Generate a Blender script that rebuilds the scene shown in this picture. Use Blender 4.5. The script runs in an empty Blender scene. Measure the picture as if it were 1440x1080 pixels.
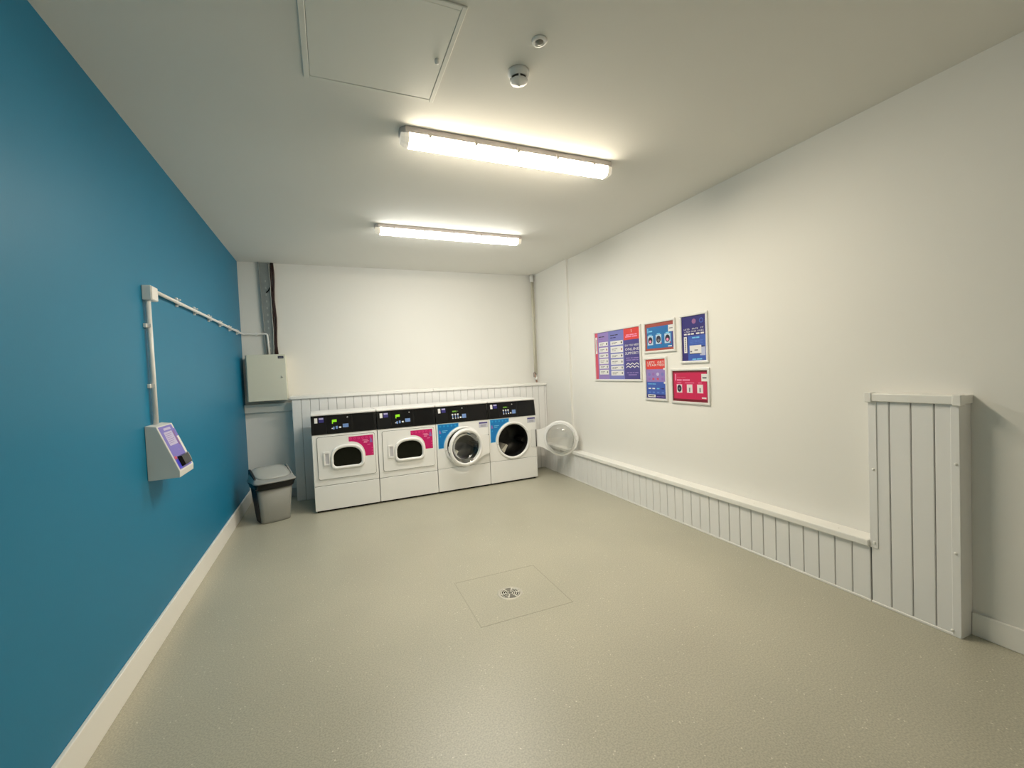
import bpy, bmesh, math, random
from mathutils import Vector, Matrix

random.seed(7)
scene = bpy.context.scene
COL = scene.collection

# ------------------------------------------------------------------ camera
FPX, YAW, PITCH, ROLL = 612.0085, 0.3948, -0.0308, -0.0422
CAM = Vector((0.973, 0.0, 1.471))
fwd = Vector((math.sin(YAW) * math.cos(PITCH), math.cos(YAW) * math.cos(PITCH), math.sin(PITCH)))
r0 = Vector((math.cos(YAW), -math.sin(YAW), 0))
u0 = r0.cross(fwd)
rt = math.cos(ROLL) * r0 + math.sin(ROLL) * u0
up = -math.sin(ROLL) * r0 + math.cos(ROLL) * u0
cd = bpy.data.cameras.new('camera')
cd.sensor_fit = 'HORIZONTAL'
cd.sensor_width = 36.0
cd.lens = FPX / 1440.0 * 36.0
cd.clip_start = 0.02
cam = bpy.data.objects.new('camera', cd)
COL.objects.link(cam)
m = Matrix.Identity(4)
for i in range(3):
    m[i][0], m[i][1], m[i][2], m[i][3] = rt[i], up[i], -fwd[i], CAM[i]
cam.matrix_world = m
scene.camera = cam

# ------------------------------------------------------------------ world, exposure
wd = bpy.data.worlds.new('world')
scene.world = wd
wd.use_nodes = True
wd.node_tree.nodes['Background'].inputs[0].default_value = (0.5, 0.52, 0.55, 1)
wd.node_tree.nodes['Background'].inputs[1].default_value = 0.15
scene.view_settings.view_transform = 'Standard'
scene.view_settings.look = 'None'
scene.view_settings.gamma = 1.0
scene.view_settings.use_curve_mapping = False
scene.view_settings.exposure = 2.2
LAMP_NEAR = ((1.0, 0.88, 0.69), 27.0)      # colour, strength of the near batten's diffuser
LAMP_FAR = ((1.0, 0.97, 0.89), 22.0)

# ------------------------------------------------------------------ room dimensions (metres)
W, H, D, Y0 = 3.995, 2.932, 6.17, -1.3
PF = 3.887            # front face of the low boxing along the right wall
BY = 5.845            # front face of the boxing along the back wall
PIER = 0.03


# ------------------------------------------------------------------ materials
def srgb(r, g, b):
    def f(c):
        c /= 255.0
        return c / 12.92 if c <= 0.04045 else ((c + 0.055) / 1.055) ** 2.4
    return (f(r), f(g), f(b), 1.0)


MATS = {}


def mat(name, col, rough=0.5, metal=0.0, noise=0.0, scale=8.0, bump=0.0, bscale=200.0, emit=0.0, spec=0.5, coat=0.0):
    if name in MATS:
        return MATS[name]
    ma = bpy.data.materials.new(name)
    ma.use_nodes = True
    nt = ma.node_tree
    b = nt.nodes['Principled BSDF']
    b.inputs['Base Color'].default_value = col
    b.inputs['Roughness'].default_value = rough
    b.inputs['Metallic'].default_value = metal
    b.inputs['Specular IOR Level'].default_value = spec
    b.inputs['Coat Weight'].default_value = coat
    tc = None
    if noise or bump:
        tc = nt.nodes.new('ShaderNodeTexCoord')
    if noise:
        n = nt.nodes.new('ShaderNodeTexNoise')
        n.inputs['Scale'].default_value = scale
        n.inputs['Detail'].default_value = 4
        nt.links.new(tc.outputs['Object'], n.inputs['Vector'])
        mx = nt.nodes.new('ShaderNodeMix')
        mx.data_type = 'RGBA'
        mx.inputs[6].default_value = tuple(max(0, c * (1 - noise)) for c in col[:3]) + (1,)
        mx.inputs[7].default_value = tuple(min(1, c * (1 + noise)) for c in col[:3]) + (1,)
        nt.links.new(n.outputs['Fac'], mx.inputs[0])
        nt.links.new(mx.outputs[2], b.inputs['Base Color'])
    if bump:
        n2 = nt.nodes.new('ShaderNodeTexNoise')
        n2.inputs['Scale'].default_value = bscale
        n2.inputs['Detail'].default_value = 2
        nt.links.new(tc.outputs['Object'], n2.inputs['Vector'])
        bp = nt.nodes.new('ShaderNodeBump')
        bp.inputs['Strength'].default_value = bump
        bp.inputs['Distance'].default_value = 0.002
        nt.links.new(n2.outputs['Fac'], bp.inputs['Height'])
        nt.links.new(bp.outputs['Normal'], b.inputs['Normal'])
    if emit:
        b.inputs['Emission Color'].default_value = col
        b.inputs['Emission Strength'].default_value = emit
    MATS[name] = ma
    return ma


def lamp_mat(name, col, strength):
    ma = bpy.data.materials.new(name)
    ma.use_nodes = True
    b = ma.node_tree.nodes['Principled BSDF']
    b.inputs['Base Color'].default_value = (0.9, 0.9, 0.88, 1)
    b.inputs['Emission Color'].default_value = tuple(col) + (1,)
    b.inputs['Emission Strength'].default_value = strength
    MATS[name] = ma
    return ma


def glass_mat(name, tint, base=0.06):
    ma = bpy.data.materials.new(name)
    ma.use_nodes = True
    nt = ma.node_tree
    for n in list(nt.nodes):
        nt.nodes.remove(n)
    out = nt.nodes.new('ShaderNodeOutputMaterial')
    tr = nt.nodes.new('ShaderNodeBsdfTransparent')
    tr.inputs['Color'].default_value = tint
    gl = nt.nodes.new('ShaderNodeBsdfGlossy')
    gl.inputs['Roughness'].default_value = 0.04
    fr = nt.nodes.new('ShaderNodeFresnel')
    fr.inputs['IOR'].default_value = 1.5
    ad = nt.nodes.new('ShaderNodeMath')
    ad.operation = 'ADD'
    ad.inputs[1].default_value = base
    ad.use_clamp = True
    mx = nt.nodes.new('ShaderNodeMixShader')
    nt.links.new(fr.outputs['Fac'], ad.inputs[0])
    nt.links.new(ad.outputs[0], mx.inputs['Fac'])
    nt.links.new(tr.outputs[0], mx.inputs[1])
    nt.links.new(gl.outputs[0], mx.inputs[2])
    nt.links.new(mx.outputs[0], out.inputs['Surface'])
    MATS[name] = ma
    return ma


def floor_mat():
    ma = bpy.data.materials.new('vinyl_floor')
    ma.use_nodes = True
    nt = ma.node_tree
    b = nt.nodes['Principled BSDF']
    tc = nt.nodes.new('ShaderNodeTexCoord')

    def noise(scale, detail=3):
        n = nt.nodes.new('ShaderNodeTexNoise')
        n.inputs['Scale'].default_value = scale
        n.inputs['Detail'].default_value = detail
        nt.links.new(tc.outputs['Object'], n.inputs['Vector'])
        return n

    def ramp(src, p0, c0, p1, c1):
        r = nt.nodes.new('ShaderNodeValToRGB')
        r.color_ramp.elements[0].position = p0
        r.color_ramp.elements[0].color = c0
        r.color_ramp.elements[1].position = p1
        r.color_ramp.elements[1].color = c1
        nt.links.new(src, r.inputs[0])
        return r

    big = ramp(noise(1.3).outputs['Fac'], 0.3, srgb(176, 173, 155), 0.7, srgb(186, 182, 163))
    fine = ramp(noise(140, 2).outputs['Fac'], 0.35, (0.82, 0.82, 0.82, 1), 0.65, (1.1, 1.1, 1.1, 1))
    mx = nt.nodes.new('ShaderNodeMix')
    mx.data_type = 'RGBA'
    mx.blend_type = 'MULTIPLY'
    mx.inputs[0].default_value = 1.0
    nt.links.new(big.outputs[0], mx.inputs[6])
    nt.links.new(fine.outputs[0], mx.inputs[7])
    # light safety grit specks
    v = nt.nodes.new('ShaderNodeTexVoronoi')
    v.inputs['Scale'].default_value = 42
    nt.links.new(tc.outputs['Object'], v.inputs['Vector'])
    sp = ramp(v.outputs['Distance'], 0.10, (1, 1, 1, 1), 0.15, (0, 0, 0, 1))
    gate = ramp(noise(9, 2).outputs['Fac'], 0.53, (0, 0, 0, 1), 0.57, (1, 1, 1, 1))
    mul = nt.nodes.new('ShaderNodeMath')
    mul.operation = 'MULTIPLY'
    nt.links.new(sp.outputs[0], mul.inputs[0])
    nt.links.new(gate.outputs[0], mul.inputs[1])
    mx2 = nt.nodes.new('ShaderNodeMix')
    mx2.data_type = 'RGBA'
    nt.links.new(mul.outputs[0], mx2.inputs[0])
    nt.links.new(mx.outputs[2], mx2.inputs[6])
    mx2.inputs[7].default_value = srgb(222, 218, 202)
    nt.links.new(mx2.outputs[2], b.inputs['Base Color'])
    b.inputs['Roughness'].default_value = 0.37
    b.inputs['Specular IOR Level'].default_value = 0.75
    bp = nt.nodes.new('ShaderNodeBump')
    bp.inputs['Strength'].default_value = 0.16
    bp.inputs['Distance'].default_value = 0.002
    nt.links.new(noise(170, 2).outputs['Fac'], bp.inputs['Height'])
    nt.links.new(bp.outputs['Normal'], b.inputs['Normal'])
    MATS['vinyl_floor'] = ma
    return ma


M_wall = mat('white_wall_paint', (0.87, 0.855, 0.81, 1), 0.55, noise=0.015, scale=1.5, bump=0.08, bscale=90)
M_ceil = mat('ceiling_paint', (0.80, 0.79, 0.745, 1), 0.8, noise=0.015, scale=2, bump=0.05, bscale=60)
M_blue = mat('blue_wall_paint', (0.003, 0.195, 0.36, 1), 0.45, noise=0.03, scale=2, bump=0.10, bscale=120, spec=0.4)
M_floor = floor_mat()
M_skirt = mat('skirting_gloss', (0.92, 0.90, 0.85, 1), 0.35, bump=0.03, bscale=30)
M_board = mat('white_pvc_board', (0.87, 0.865, 0.85, 1), 0.32)
M_groove = mat('board_backing', (0.50, 0.49, 0.47, 1), 0.7)
M_cap = mat('white_pvc_cap', (0.88, 0.87, 0.83, 1), 0.35)
M_enamel = mat('white_enamel', (0.89, 0.885, 0.865, 1), 0.28)
M_plastic = mat('white_plastic', (0.91, 0.90, 0.88, 1), 0.3)
M_black = mat('black_plastic', (0.006, 0.006, 0.006, 1), 0.35, spec=0.3)
M_blackgloss = mat('black_gloss', (0.006, 0.006, 0.0065, 1), 0.2, spec=0.3)
M_darkgap = mat('dark_rubber', (0.006, 0.006, 0.006, 1), 0.7, spec=0.2)
M_greygap = mat('grey_seal', (0.16, 0.155, 0.14, 1), 0.7)
M_smoke = mat('smoked_window', (0.006, 0.007, 0.004, 1), 0.08, spec=0.2)
M_steel = mat('drum_steel', (0.055, 0.054, 0.050, 1), 0.45, metal=0.8, noise=0.3, scale=30)
M_lifter_glint = mat('drum_lifter', (0.75, 0.72, 0.62, 1), 0.4)  # cream colour imitates a pale reflection inside the drum
M_glass = glass_mat('door_glass', (0.93, 0.94, 0.93, 1), 0.03)
M_frost = mat('translucent_rim', (0.80, 0.80, 0.78, 1), 0.2)
M_pink = mat('magenta_print', srgb(205, 20, 108), 0.4, noise=0.06, scale=60)
M_pinkl = mat('pale_pink_print', srgb(245, 150, 190), 0.4)
M_lilac = mat('lilac_print', srgb(150, 110, 185), 0.4)
M_cyan = mat('cyan_print', srgb(0, 122, 196), 0.4, noise=0.06, scale=60)
M_cyanl = mat('pale_cyan_print', srgb(120, 200, 240), 0.4)
M_white = mat('white_print', (0.82, 0.81, 0.80, 1), 0.4)
M_navy = mat('navy_print', srgb(48, 42, 120), 0.4)
M_indigo = mat('indigo_print', srgb(72, 66, 140), 0.4)
M_violet = mat('violet_print', srgb(150, 128, 196), 0.4)
M_violet2 = mat('blue_violet_print', srgb(120, 124, 196), 0.4)
M_red = mat('red_print', srgb(226, 66, 62), 0.4)
M_rose = mat('rose_print', srgb(212, 84, 110), 0.4)
M_rust = mat('rust_print', srgb(168, 80, 72), 0.4)
M_royal = mat('royal_print', srgb(64, 96, 186), 0.4)
M_sky = mat('mid_blue_print', srgb(36, 116, 184), 0.4)
M_crim = mat('crimson_print', srgb(208, 36, 88), 0.4)
M_wine = mat('wine_print', srgb(120, 28, 44), 0.4)
M_ink = mat('dark_ink', srgb(40, 36, 60), 0.4)
M_greyink = mat('grey_ink', srgb(120, 120, 130), 0.4)
M_alu = mat('satin_aluminium', (0.86, 0.85, 0.82, 1), 0.32, metal=0.25)
M_galv = mat('galvanised_steel', (0.30, 0.33, 0.33, 1), 0.45, metal=0.5, noise=0.18, scale=14)
M_cable = mat('dark_red_cable', srgb(52, 30, 28), 0.6)
M_cablegrey = mat('grey_cable', srgb(185, 188, 182), 0.5)
M_cab = mat('grey_green_enamel', srgb(226, 225, 208), 0.4)
M_cabside = mat('black_enamel', (0.01, 0.01, 0.011, 1), 0.5)
M_binbody = mat('bin_grey', srgb(138, 138, 130), 0.5, noise=0.04, scale=20)
M_binlid = mat('bin_silver', srgb(150, 152, 150), 0.32)
M_binshade = mat('bin_side_shade', srgb(22, 22, 30), 0.45)  # shade on the bin's left side, put into the colour
M_bag = mat('black_bin_bag', (0.004, 0.004, 0.004, 1), 0.2, spec=0.35, bump=0.9, bscale=35)
M_chrome = mat('drain_steel', (0.62, 0.60, 0.54, 1), 0.35, metal=0.6)
M_grate = mat('drain_grate', (0.70, 0.68, 0.60, 1), 0.35, metal=0.2)
M_draindark = mat('drain_dark', (0.02, 0.018, 0.012, 1), 0.8, spec=0.1)
M_drainplate = mat('drain_blank', (0.20, 0.19, 0.16, 1), 0.45, metal=0.5)
M_tray = mat('batten_body', (0.60, 0.55, 0.53, 1), 0.45)
M_clip = mat('batten_clip', (0.55, 0.50, 0.46, 1), 0.4)
M_copper = mat('copper_pipe', (0.45, 0.30, 0.24, 1), 0.35, metal=0.8)
M_brass = mat('pipe_fitting', (0.42, 0.36, 0.33, 1), 0.35, metal=0.8)
M_pipe = mat('cream_pipe', srgb(216, 212, 194), 0.4)
M_terminal = mat('terminal_enamel', (0.74, 0.74, 0.71, 1), 0.4)
M_purple = mat('terminal_purple', srgb(120, 110, 205), 0.4)
M_purplel = mat('terminal_lilac', srgb(196, 190, 226), 0.4)
M_green = mat('green_display', srgb(130, 205, 20), 0.4, emit=0.12)
M_blulab = mat('blue_label', srgb(120, 150, 205), 0.4)
SIDE = 0.20             # the prismatic sides are dimmer than the underside
M_lamp1 = (lamp_mat('near_diffuser', *LAMP_NEAR), lamp_mat('near_diffuser_side', LAMP_NEAR[0], LAMP_NEAR[1] * SIDE))
M_lamp2 = (lamp_mat('far_diffuser', *LAMP_FAR), lamp_mat('far_diffuser_side', LAMP_FAR[0], LAMP_FAR[1] * SIDE))
M_lampend = mat('batten_end_cap', (0.80, 0.74, 0.62, 1), 0.3, emit=0.10)
M_detdark = mat('detector_slot', (0.05, 0.045, 0.04, 1), 0.6)
M_pir = mat('pir_lens', (0.34, 0.33, 0.29, 1), 0.35)
M_hatch = mat('hatch_paint', (0.80, 0.80, 0.75, 1), 0.5)
M_slot = mat('slot_grey', (0.40, 0.43, 0.43, 1), 0.5)


# ------------------------------------------------------------------ mesh helpers
class MB:
    """collects shapes into one bmesh"""

    def __init__(self):
        self.bm = bmesh.new()

    def _new(self, geom_fn, bev=0.0, seg=2, mi=0):
        t = bmesh.new()
        geom_fn(t)
        bmesh.ops.recalc_face_normals(t, faces=t.faces)
        if bev > 0:
            bmesh.ops.bevel(t, geom=list(t.edges), offset=bev, segments=seg, profile=0.5, affect='EDGES', clamp_overlap=True)
        vm = {}
        for v in t.verts:
            vm[v] = self.bm.verts.new(v.co)
        for f in t.faces:
            try:
                nf = self.bm.faces.new([vm[v] for v in f.verts])
                nf.material_index = mi
                nf.smooth = f.smooth
            except ValueError:
                pass
        t.free()
        return self

    def box(self, x0, x1, y0, y1, z0, z1, bev=0.0, seg=2, mi=0):
        def g(t):
            bmesh.ops.create_cube(t, size=1.0)
            for v in t.verts:
                v.co = Vector(((x0 + x1) / 2 + v.co.x * (x1 - x0), (y0 + y1) / 2 + v.co.y * (y1 - y0), (z0 + z1) / 2 + v.co.z * (z1 - z0)))
        return self._new(g, bev, seg, mi)

    def hull8(self, pts, bev=0.0, mi=0):
        """pts: 4 bottom then 4 top, same winding"""
        def g(t):
            v = [t.verts.new(p) for p in pts]
            t.faces.new(v[0:4])
            t.faces.new(v[4:8])
            for i in range(4):
                j = (i + 1) % 4
                t.faces.new((v[i], v[j], v[4 + j], v[4 + i]))
        return self._new(g, bev, 2, mi)

    def prism(self, pts2, fn, d0, d1, mi=0, bev=0.0, smooth=False):
        """extrude a 2-D outline; fn(a, b, d) -> 3-D point"""
        def g(t):
            A = [t.verts.new(fn(a, b, d0)) for a, b in pts2]
            B = [t.verts.new(fn(a, b, d1)) for a, b in pts2]
            t.faces.new(A)
            t.faces.new(B)
            n = len(A)
            for i in range(n):
                f = t.faces.new((A[i], A[(i + 1) % n], B[(i + 1) % n], B[i]))
                f.smooth = smooth
        return self._new(g, bev, 2, mi)

    def ring(self, outer, inner, fn, d0, d1, mi=0):
        """plate between two outlines with equal point counts"""
        def g(t):
            n = len(outer)
            a = [t.verts.new(fn(x, y, d0)) for x, y in outer]
            b = [t.verts.new(fn(x, y, d0)) for x, y in inner]
            c = [t.verts.new(fn(x, y, d1)) for x, y in outer]
            d = [t.verts.new(fn(x, y, d1)) for x, y in inner]
            for i in range(n):
                j = (i + 1) % n
                t.faces.new((a[i], a[j], b[j], b[i]))
                t.faces.new((c[i], c[j], d[j], d[i]))
                t.faces.new((a[i], a[j], c[j], c[i])).smooth = True
                t.faces.new((b[i], b[j], d[j], d[i])).smooth = True
        return self._new(g, 0, 1, mi)

    def loft(self, loops, mi=0, cap0=True, cap1=True, smooth=True, close=False):
        """skin through rings of 3-D points"""
        def g(t):
            V = [[t.verts.new(p) for p in L] for L in loops]
            n = len(V[0])
            pairs = list(zip(V[:-1], V[1:]))
            if close:
                pairs.append((V[-1], V[0]))
            for A, B in pairs:
                for i in range(n):
                    j = (i + 1) % n
                    f = t.faces.new((A[i], A[j], B[j], B[i]))
                    f.smooth = smooth
            if cap0 and not close:
                t.faces.new(V[0])
            if cap1 and not close:
                t.faces.new(V[-1])
        return self._new(g, 0, 1, mi)

    def lathe(self, prof, fn, n=40, mi=0, cap0=False, cap1=False, close=False):
        """prof: (radius, depth); fn(a, b, d)"""
        loops = []
        for r, d in prof:
            loops.append([fn(r * math.cos(2 * math.pi * i / n), r * math.sin(2 * math.pi * i / n), d) for i in range(n)])
        return self.loft(loops, mi, cap0, cap1, True, close)

    def tube(self, path, r, n=12, mi=0):
        path = [Vector(p) for p in path]
        loops = []
        prev = None
        for i, p in enumerate(path):
            if i == 0:
                t = path[1] - p
            elif i == len(path) - 1:
                t = p - path[i - 1]
            else:
                t = (path[i + 1] - p).normalized() + (p - path[i - 1]).normalized()
            t.normalize()
            if prev is None:
                a = Vector((0, 0, 1)) if abs(t.z) < 0.9 else Vector((1, 0, 0))
                u = t.cross(a).normalized()
            else:
                u = (prev - t * prev.dot(t)).normalized()
            prev = u
            w = t.cross(u)
            loops.append([p + u * r * math.cos(2 * math.pi * k / n) + w * r * math.sin(2 * math.pi * k / n) for k in range(n)])
        return self.loft(loops, mi)

    def poly(self, pts3, mi=0):
        v = [self.bm.verts.new(p) for p in pts3]
        f = self.bm.faces.new(v)
        f.material_index = mi
        return self

    def make(self, name, mats, parent=None, local=False):
        """link as one mesh object with its origin at the base of its bounds.
        world coordinates unless local (then coordinates of the parent)."""
        me = bpy.data.meshes.new(name)
        if not isinstance(mats, (list, tuple)):
            mats = [mats]
        for k in mats:
            me.materials.append(k)
        off = Vector((0, 0, 0))
        if parent is not None and not local:
            off = parent_loc(parent)
        cs = [v.co for v in self.bm.verts]
        o = Vector(((min(c.x for c in cs) + max(c.x for c in cs)) / 2, (min(c.y for c in cs) + max(c.y for c in cs)) / 2, min(c.z for c in cs)))
        bmesh.ops.translate(self.bm, vec=-o, verts=self.bm.verts)
        self.bm.to_mesh(me)
        self.bm.free()
        ob = bpy.data.objects.new(name, me)
        COL.objects.link(ob)
        ob.location = o - off
        if parent is not None:
            ob.parent = parent
        return ob


def parent_loc(p):
    v = Vector(p.location)
    while p.parent is not None:
        p = p.parent
        v += p.location
    return v


def tag(o, label=None, cat=None, group=None, kind=None):
    if label:
        o['label'] = label
    if cat:
        o['category'] = cat
    if group:
        o['group'] = group
    if kind:
        o['kind'] = kind
    return o


def thing(name, label, cat, loc=(0, 0, 0), rz=0.0, group=None):
    o = bpy.data.objects.new(name, None)
    o.empty_display_size = 0.05
    COL.objects.link(o)
    o.location = loc
    o.rotation_euler = (0, 0, rz)
    return tag(o, label, cat, group)


def struct(name, mb, m_, label, parent=None):
    o = mb.make(name, m_, parent)
    if parent is None:
        tag(o, label, None, None, 'structure')
    return o


def copy_part(src, parent, dloc):
    c = src.copy()
    COL.objects.link(c)
    c.parent = parent
    c.location = Vector(src.location) + Vector(dloc)
    return c


def rrect(x0, x1, z0, z1, r, n=6):
    pts = []
    for cx, cz, a0 in ((x1 - r, z1 - r, 0), (x0 + r, z1 - r, 90), (x0 + r, z0 + r, 180), (x1 - r, z0 + r, 270)):
        for k in range(n + 1):
            a = math.radians(a0 + 90 * k / n)
            pts.append((cx + r * math.cos(a), cz + r * math.sin(a)))
    return pts


def circle(cx, cz, r, n=40, a0=0.0):
    return [(cx + r * math.cos(a0 + 2 * math.pi * i / n), cz + r * math.sin(a0 + 2 * math.pi * i / n)) for i in range(n)]


_dg = None


def text_polys(body, size, bold=0.0, spacing=1.0, width=None):
    """triangulated outline of flat lettering, origin at left baseline"""
    cu = bpy.data.curves.new('t', 'FONT')
    cu.body = body
    cu.size = size
    cu.offset = bold
    cu.space_character = spacing
    cu.resolution_u = 2
    ob = bpy.data.objects.new('t', cu)
    COL.objects.link(ob)
    dg = bpy.context.evaluated_depsgraph_get()
    dg.update()
    me = bpy.data.meshes.new_from_object(ob.evaluated_get(dg))
    vs = [(v.co.x, v.co.y) for v in me.vertices]
    fs = [[vs[i] for i in p.vertices] for p in me.polygons]
    bpy.data.objects.remove(ob)
    bpy.data.curves.remove(cu)
    bpy.data.meshes.remove(me)
    if vs:
        x0 = min(v[0] for v in vs)
        x1 = max(v[0] for v in vs)
        s = (width / (x1 - x0)) if width else 1.0
        fs = [[((x - x0) * s, y) for x, y in f] for f in fs]
    return fs


class Print:
    """flat print in layers: fn(u, v, lift) -> 3-D point"""

    def __init__(self, fn, step=0.0005):
        self.fn, self.step, self.items, self.mats, self.layer = fn, step, [], [], 0

    def mi(self, m_):
        if m_ not in self.mats:
            self.mats.append(m_)
        return self.mats.index(m_)

    def p(self, pts, m_, layer=1):
        self.items.append((pts, self.mi(m_), layer))
        return self

    def r(self, u0, u1, v0, v1, m_, layer=1):
        return self.p([(u0, v0), (u1, v0), (u1, v1), (u0, v1)], m_, layer)

    def c(self, u, v, rad, m_, layer=1, n=16, sy=1.0):
        return self.p([(u + rad * math.cos(2 * math.pi * i / n), v + sy * rad * math.sin(2 * math.pi * i / n)) for i in range(n)], m_, layer)

    def t(self, body, u, v, size, m_, layer=3, bold=0.0, spacing=1.0, width=None):
        for f in text_polys(body, size, bold, spacing, width):
            self.p([(u + a, v + b) for a, b in f], m_, layer)
        return self

    def make(self, name, parent, local=False):
        mb = MB()
        for pts, mi, layer in self.items:
            try:
                mb.poly([self.fn(u, v, layer * self.step) for u, v in pts], mi)
            except ValueError:
                pass
        return mb.make(name, self.mats, parent, local)


# ================================================================== THE ROOM
struct('floor', MB().box(-0.2, W + 0.2, Y0 - 0.2, D + 0.2, -0.1, 0.0), M_floor, 'grey-green speckled vinyl safety floor')
struct('ceiling', MB().box(-0.2, W + 0.2, Y0 - 0.2, D + 0.2, H, H + 0.1), M_ceil, 'flat white painted ceiling')
struct('wall_left', MB().box(-0.15, 0.0, Y0, D, 0, H), M_blue, 'deep teal blue painted wall on the left')
struct('wall_right', MB().box(W, W + 0.15, Y0, 5.13, 0, H), M_wall, 'white painted wall on the right')
struct('wall_pier', MB().box(W - PIER, W + 0.15, 5.13, D, 0, H), M_wall, 'shallow white pier at the far end of the right wall')
struct('wall_back', MB().box(-0.15, W + 0.15, D, D + 0.15, 0, H).box(0.0, 0.53, D - 0.05, D, 0, 1.085), M_wall, 'white painted wall at the far end')
struct('wall_front', MB().box(-0.15, W + 0.15, Y0 - 0.15, Y0, 0, H), M_wall, 'white painted wall behind the viewer')
struct('baseboard_left', MB().box(0.0, 0.018, Y0, D - 0.05, 0, 0.15, 0.004), M_skirt, 'cream gloss skirting board under the blue wall')
struct('baseboard_right', MB().box(W - 0.016, W, Y0, 1.15, 0, 0.12, 0.004), M_skirt, 'cream skirting board right of the tall boxing')
struct('baseboard_back', MB().box(0.018, 0.53, D - 0.066, D - 0.05, 0, 0.11, 0.004), M_groove, 'dark skirting behind the bin')
struct('trim_1', MB().box(0.0, 0.535, D - 0.085, D, 1.085, 1.19, 0.006), M_skirt, 'white timber rail below the grey cabinet')

# welded seams of the square floor patch around the drain: thin welding rod lines
sm = MB()
x0, x1, y0, y1 = 1.703, 2.31, 2.365, 2.948
M_seam = mat('vinyl_weld', srgb(166, 162, 145), 0.5)
for a in ((x0 - 0.002, x0 + 0.002, y0, y1), (x1 - 0.002, x1 + 0.002, y0, y1), (x0, x1, y0 - 0.002, y0 + 0.002), (x0, x1, y1 - 0.002, y1 + 0.002)):
    sm.box(a[0], a[1], a[2], a[3], -0.001, 0.0008)
struct('floor_seam', sm, M_seam, 'square welded vinyl seam around the floor drain')

# ================================================================== FLOOR DRAIN
dr = thing('floor_drain', 'round stainless floor drain with slotted grate in the vinyl floor', 'drain', (2.0, 2.648, 0))
dfn = lambda a, b, d: Vector((2.0 + a, 2.648 + b, d))
MB().lathe([(0.086, 0.0), (0.085, 0.0015), (0.066, 0.0022), (0.0645, 0.001)], dfn, 40, cap0=False).make('rim', mat('drain_rim', (0.52, 0.50, 0.43, 1), 0.45, metal=0.2), dr)
MB().lathe([(0.0655, 0.0012), (0.0005, 0.0012)], dfn, 32, cap0=True).make('bowl', M_draindark, dr)


def sector(r0_, r1_, a0, a1, n=6):
    o = [(r1_ * math.cos(math.radians(a0 + (a1 - a0) * i / n)), r1_ * math.sin(math.radians(a0 + (a1 - a0) * i / n))) for i in range(n + 1)]
    if r0_ <= 0:
        return o + [(0, 0)]
    return o + [(r0_ * math.cos(math.radians(a1 - (a1 - a0) * i / n)), r0_ * math.sin(math.radians(a1 - (a1 - a0) * i / n))) for i in range(n + 1)]


for a0 in (62, 242):
    MB().prism(sector(0.006, 0.0635, a0, a0 + 46), dfn, 0.0012, 0.0025).make('blank_plate', M_drainplate, dr)
gr = MB()
for base in (-72, 108):
    for a0, a1 in ((base - 2, base + 8), (base + 60, base + 72), (base + 126, base + 136)):
        gr.prism(sector(0.004, 0.0645, a0, a1, 2), dfn, 0.0012, 0.003)
    for rr in (0.0165, 0.0305, 0.0445, 0.0585):
        gr.prism(sector(rr - 0.0030, rr + 0.0030, base, base + 132, 14), dfn, 0.0012, 0.0028)
gr.make('grate_bars', M_grate, dr)


# ================================================================== TONGUE-AND-GROOVE BOXINGS
GAP = 0.005
# --- low boxing along the right wall
lb = thing('pipe_boxing', 'long low white tongue-and-groove boxing along the right wall', 'boxing', (3.94, 3.3, 0))
MB().box(PF + 0.010, W - 0.0005, 1.56, 5.13, 0, 0.338).box(PF + 0.010, W - PIER - 0.0005, 5.13, BY, 0, 0.338).make('carcass', M_groove, lb)
first = None
y = 1.556
k = 0
while y < BY - 0.02:
    w_ = min(0.1, BY - y)
    if first is None or w_ < 0.0999:
        b_ = MB().box(PF, PF + 0.011, y + GAP / 2, y + w_ - GAP / 2, 0.012, 0.338, 0.003, 1).make('board', M_board, lb)
        if first is None:
            first, fy = b_, y
    else:
        copy_part(first, lb, (0, y - fy, 0))
    y += 0.1
MB().box(PF - 0.004, PF + 0.012, 1.556, BY, 0, 0.014, 0.002, 1).make('bottom_trim', M_cap, lb)
for ya, yb in ((1.556, 3.385), (3.388, 4.60), (4.603, 5.128), (5.131, BY - 0.002)):
    xr = W - 0.0005 if yb < 5.13 else W - PIER - 0.0005
    MB().box(PF - 0.022, xr, ya, yb, 0.338, 0.378, 0.006, 2).make('cap', M_cap, lb)
for yy in (1.75, 2.35, 2.98, 3.75, 4.3):
    MB().lathe([(0.006, 0.377), (0.005, 0.381), (0.0008, 0.382)], lambda a, b, d: Vector((PF + 0.03 + a, yy + b, d)), 10, cap1=True).make('screw_cap', M_cap, lb)

# --- tall boxing at the near end
TY0, TY1, TZ = 1.155, 1.553, 1.205
tb = thing('tall_boxing', 'tall white tongue-and-groove boxing standing at the near end of the low one', 'boxing', (3.94, 1.354, 0))
MB().box(PF + 0.010, W - 0.0005, TY0 + 0.004, TY1 - 0.002, 0, TZ).make('carcass', M_groove, tb)
for ya, yb in ((1.155, 1.253), (1.253, 1.353), (1.353, 1.453), (1.453, 1.553)):
    MB().box(PF, PF + 0.011, ya + GAP / 2, yb - GAP / 2, 0.012, TZ, 0.003, 1).make('board', M_board, tb)
MB().box(PF - 0.003, W - 0.0005, TY0 - 0.004, TY0 + 0.004, 0, TZ, 0.002, 1).make('side_board', M_board, tb)
MB().box(PF + 0.010, W - 0.0005, TY1 - 0.002, TY1 + 0.002, 0.38, TZ, 0.001, 1).make('side_board', M_board, tb)
MB().box(PF - 0.004, PF + 0.012, TY0 - 0.003, TY1, 0, 0.014, 0.002, 1).make('bottom_trim', M_cap, tb)
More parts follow.
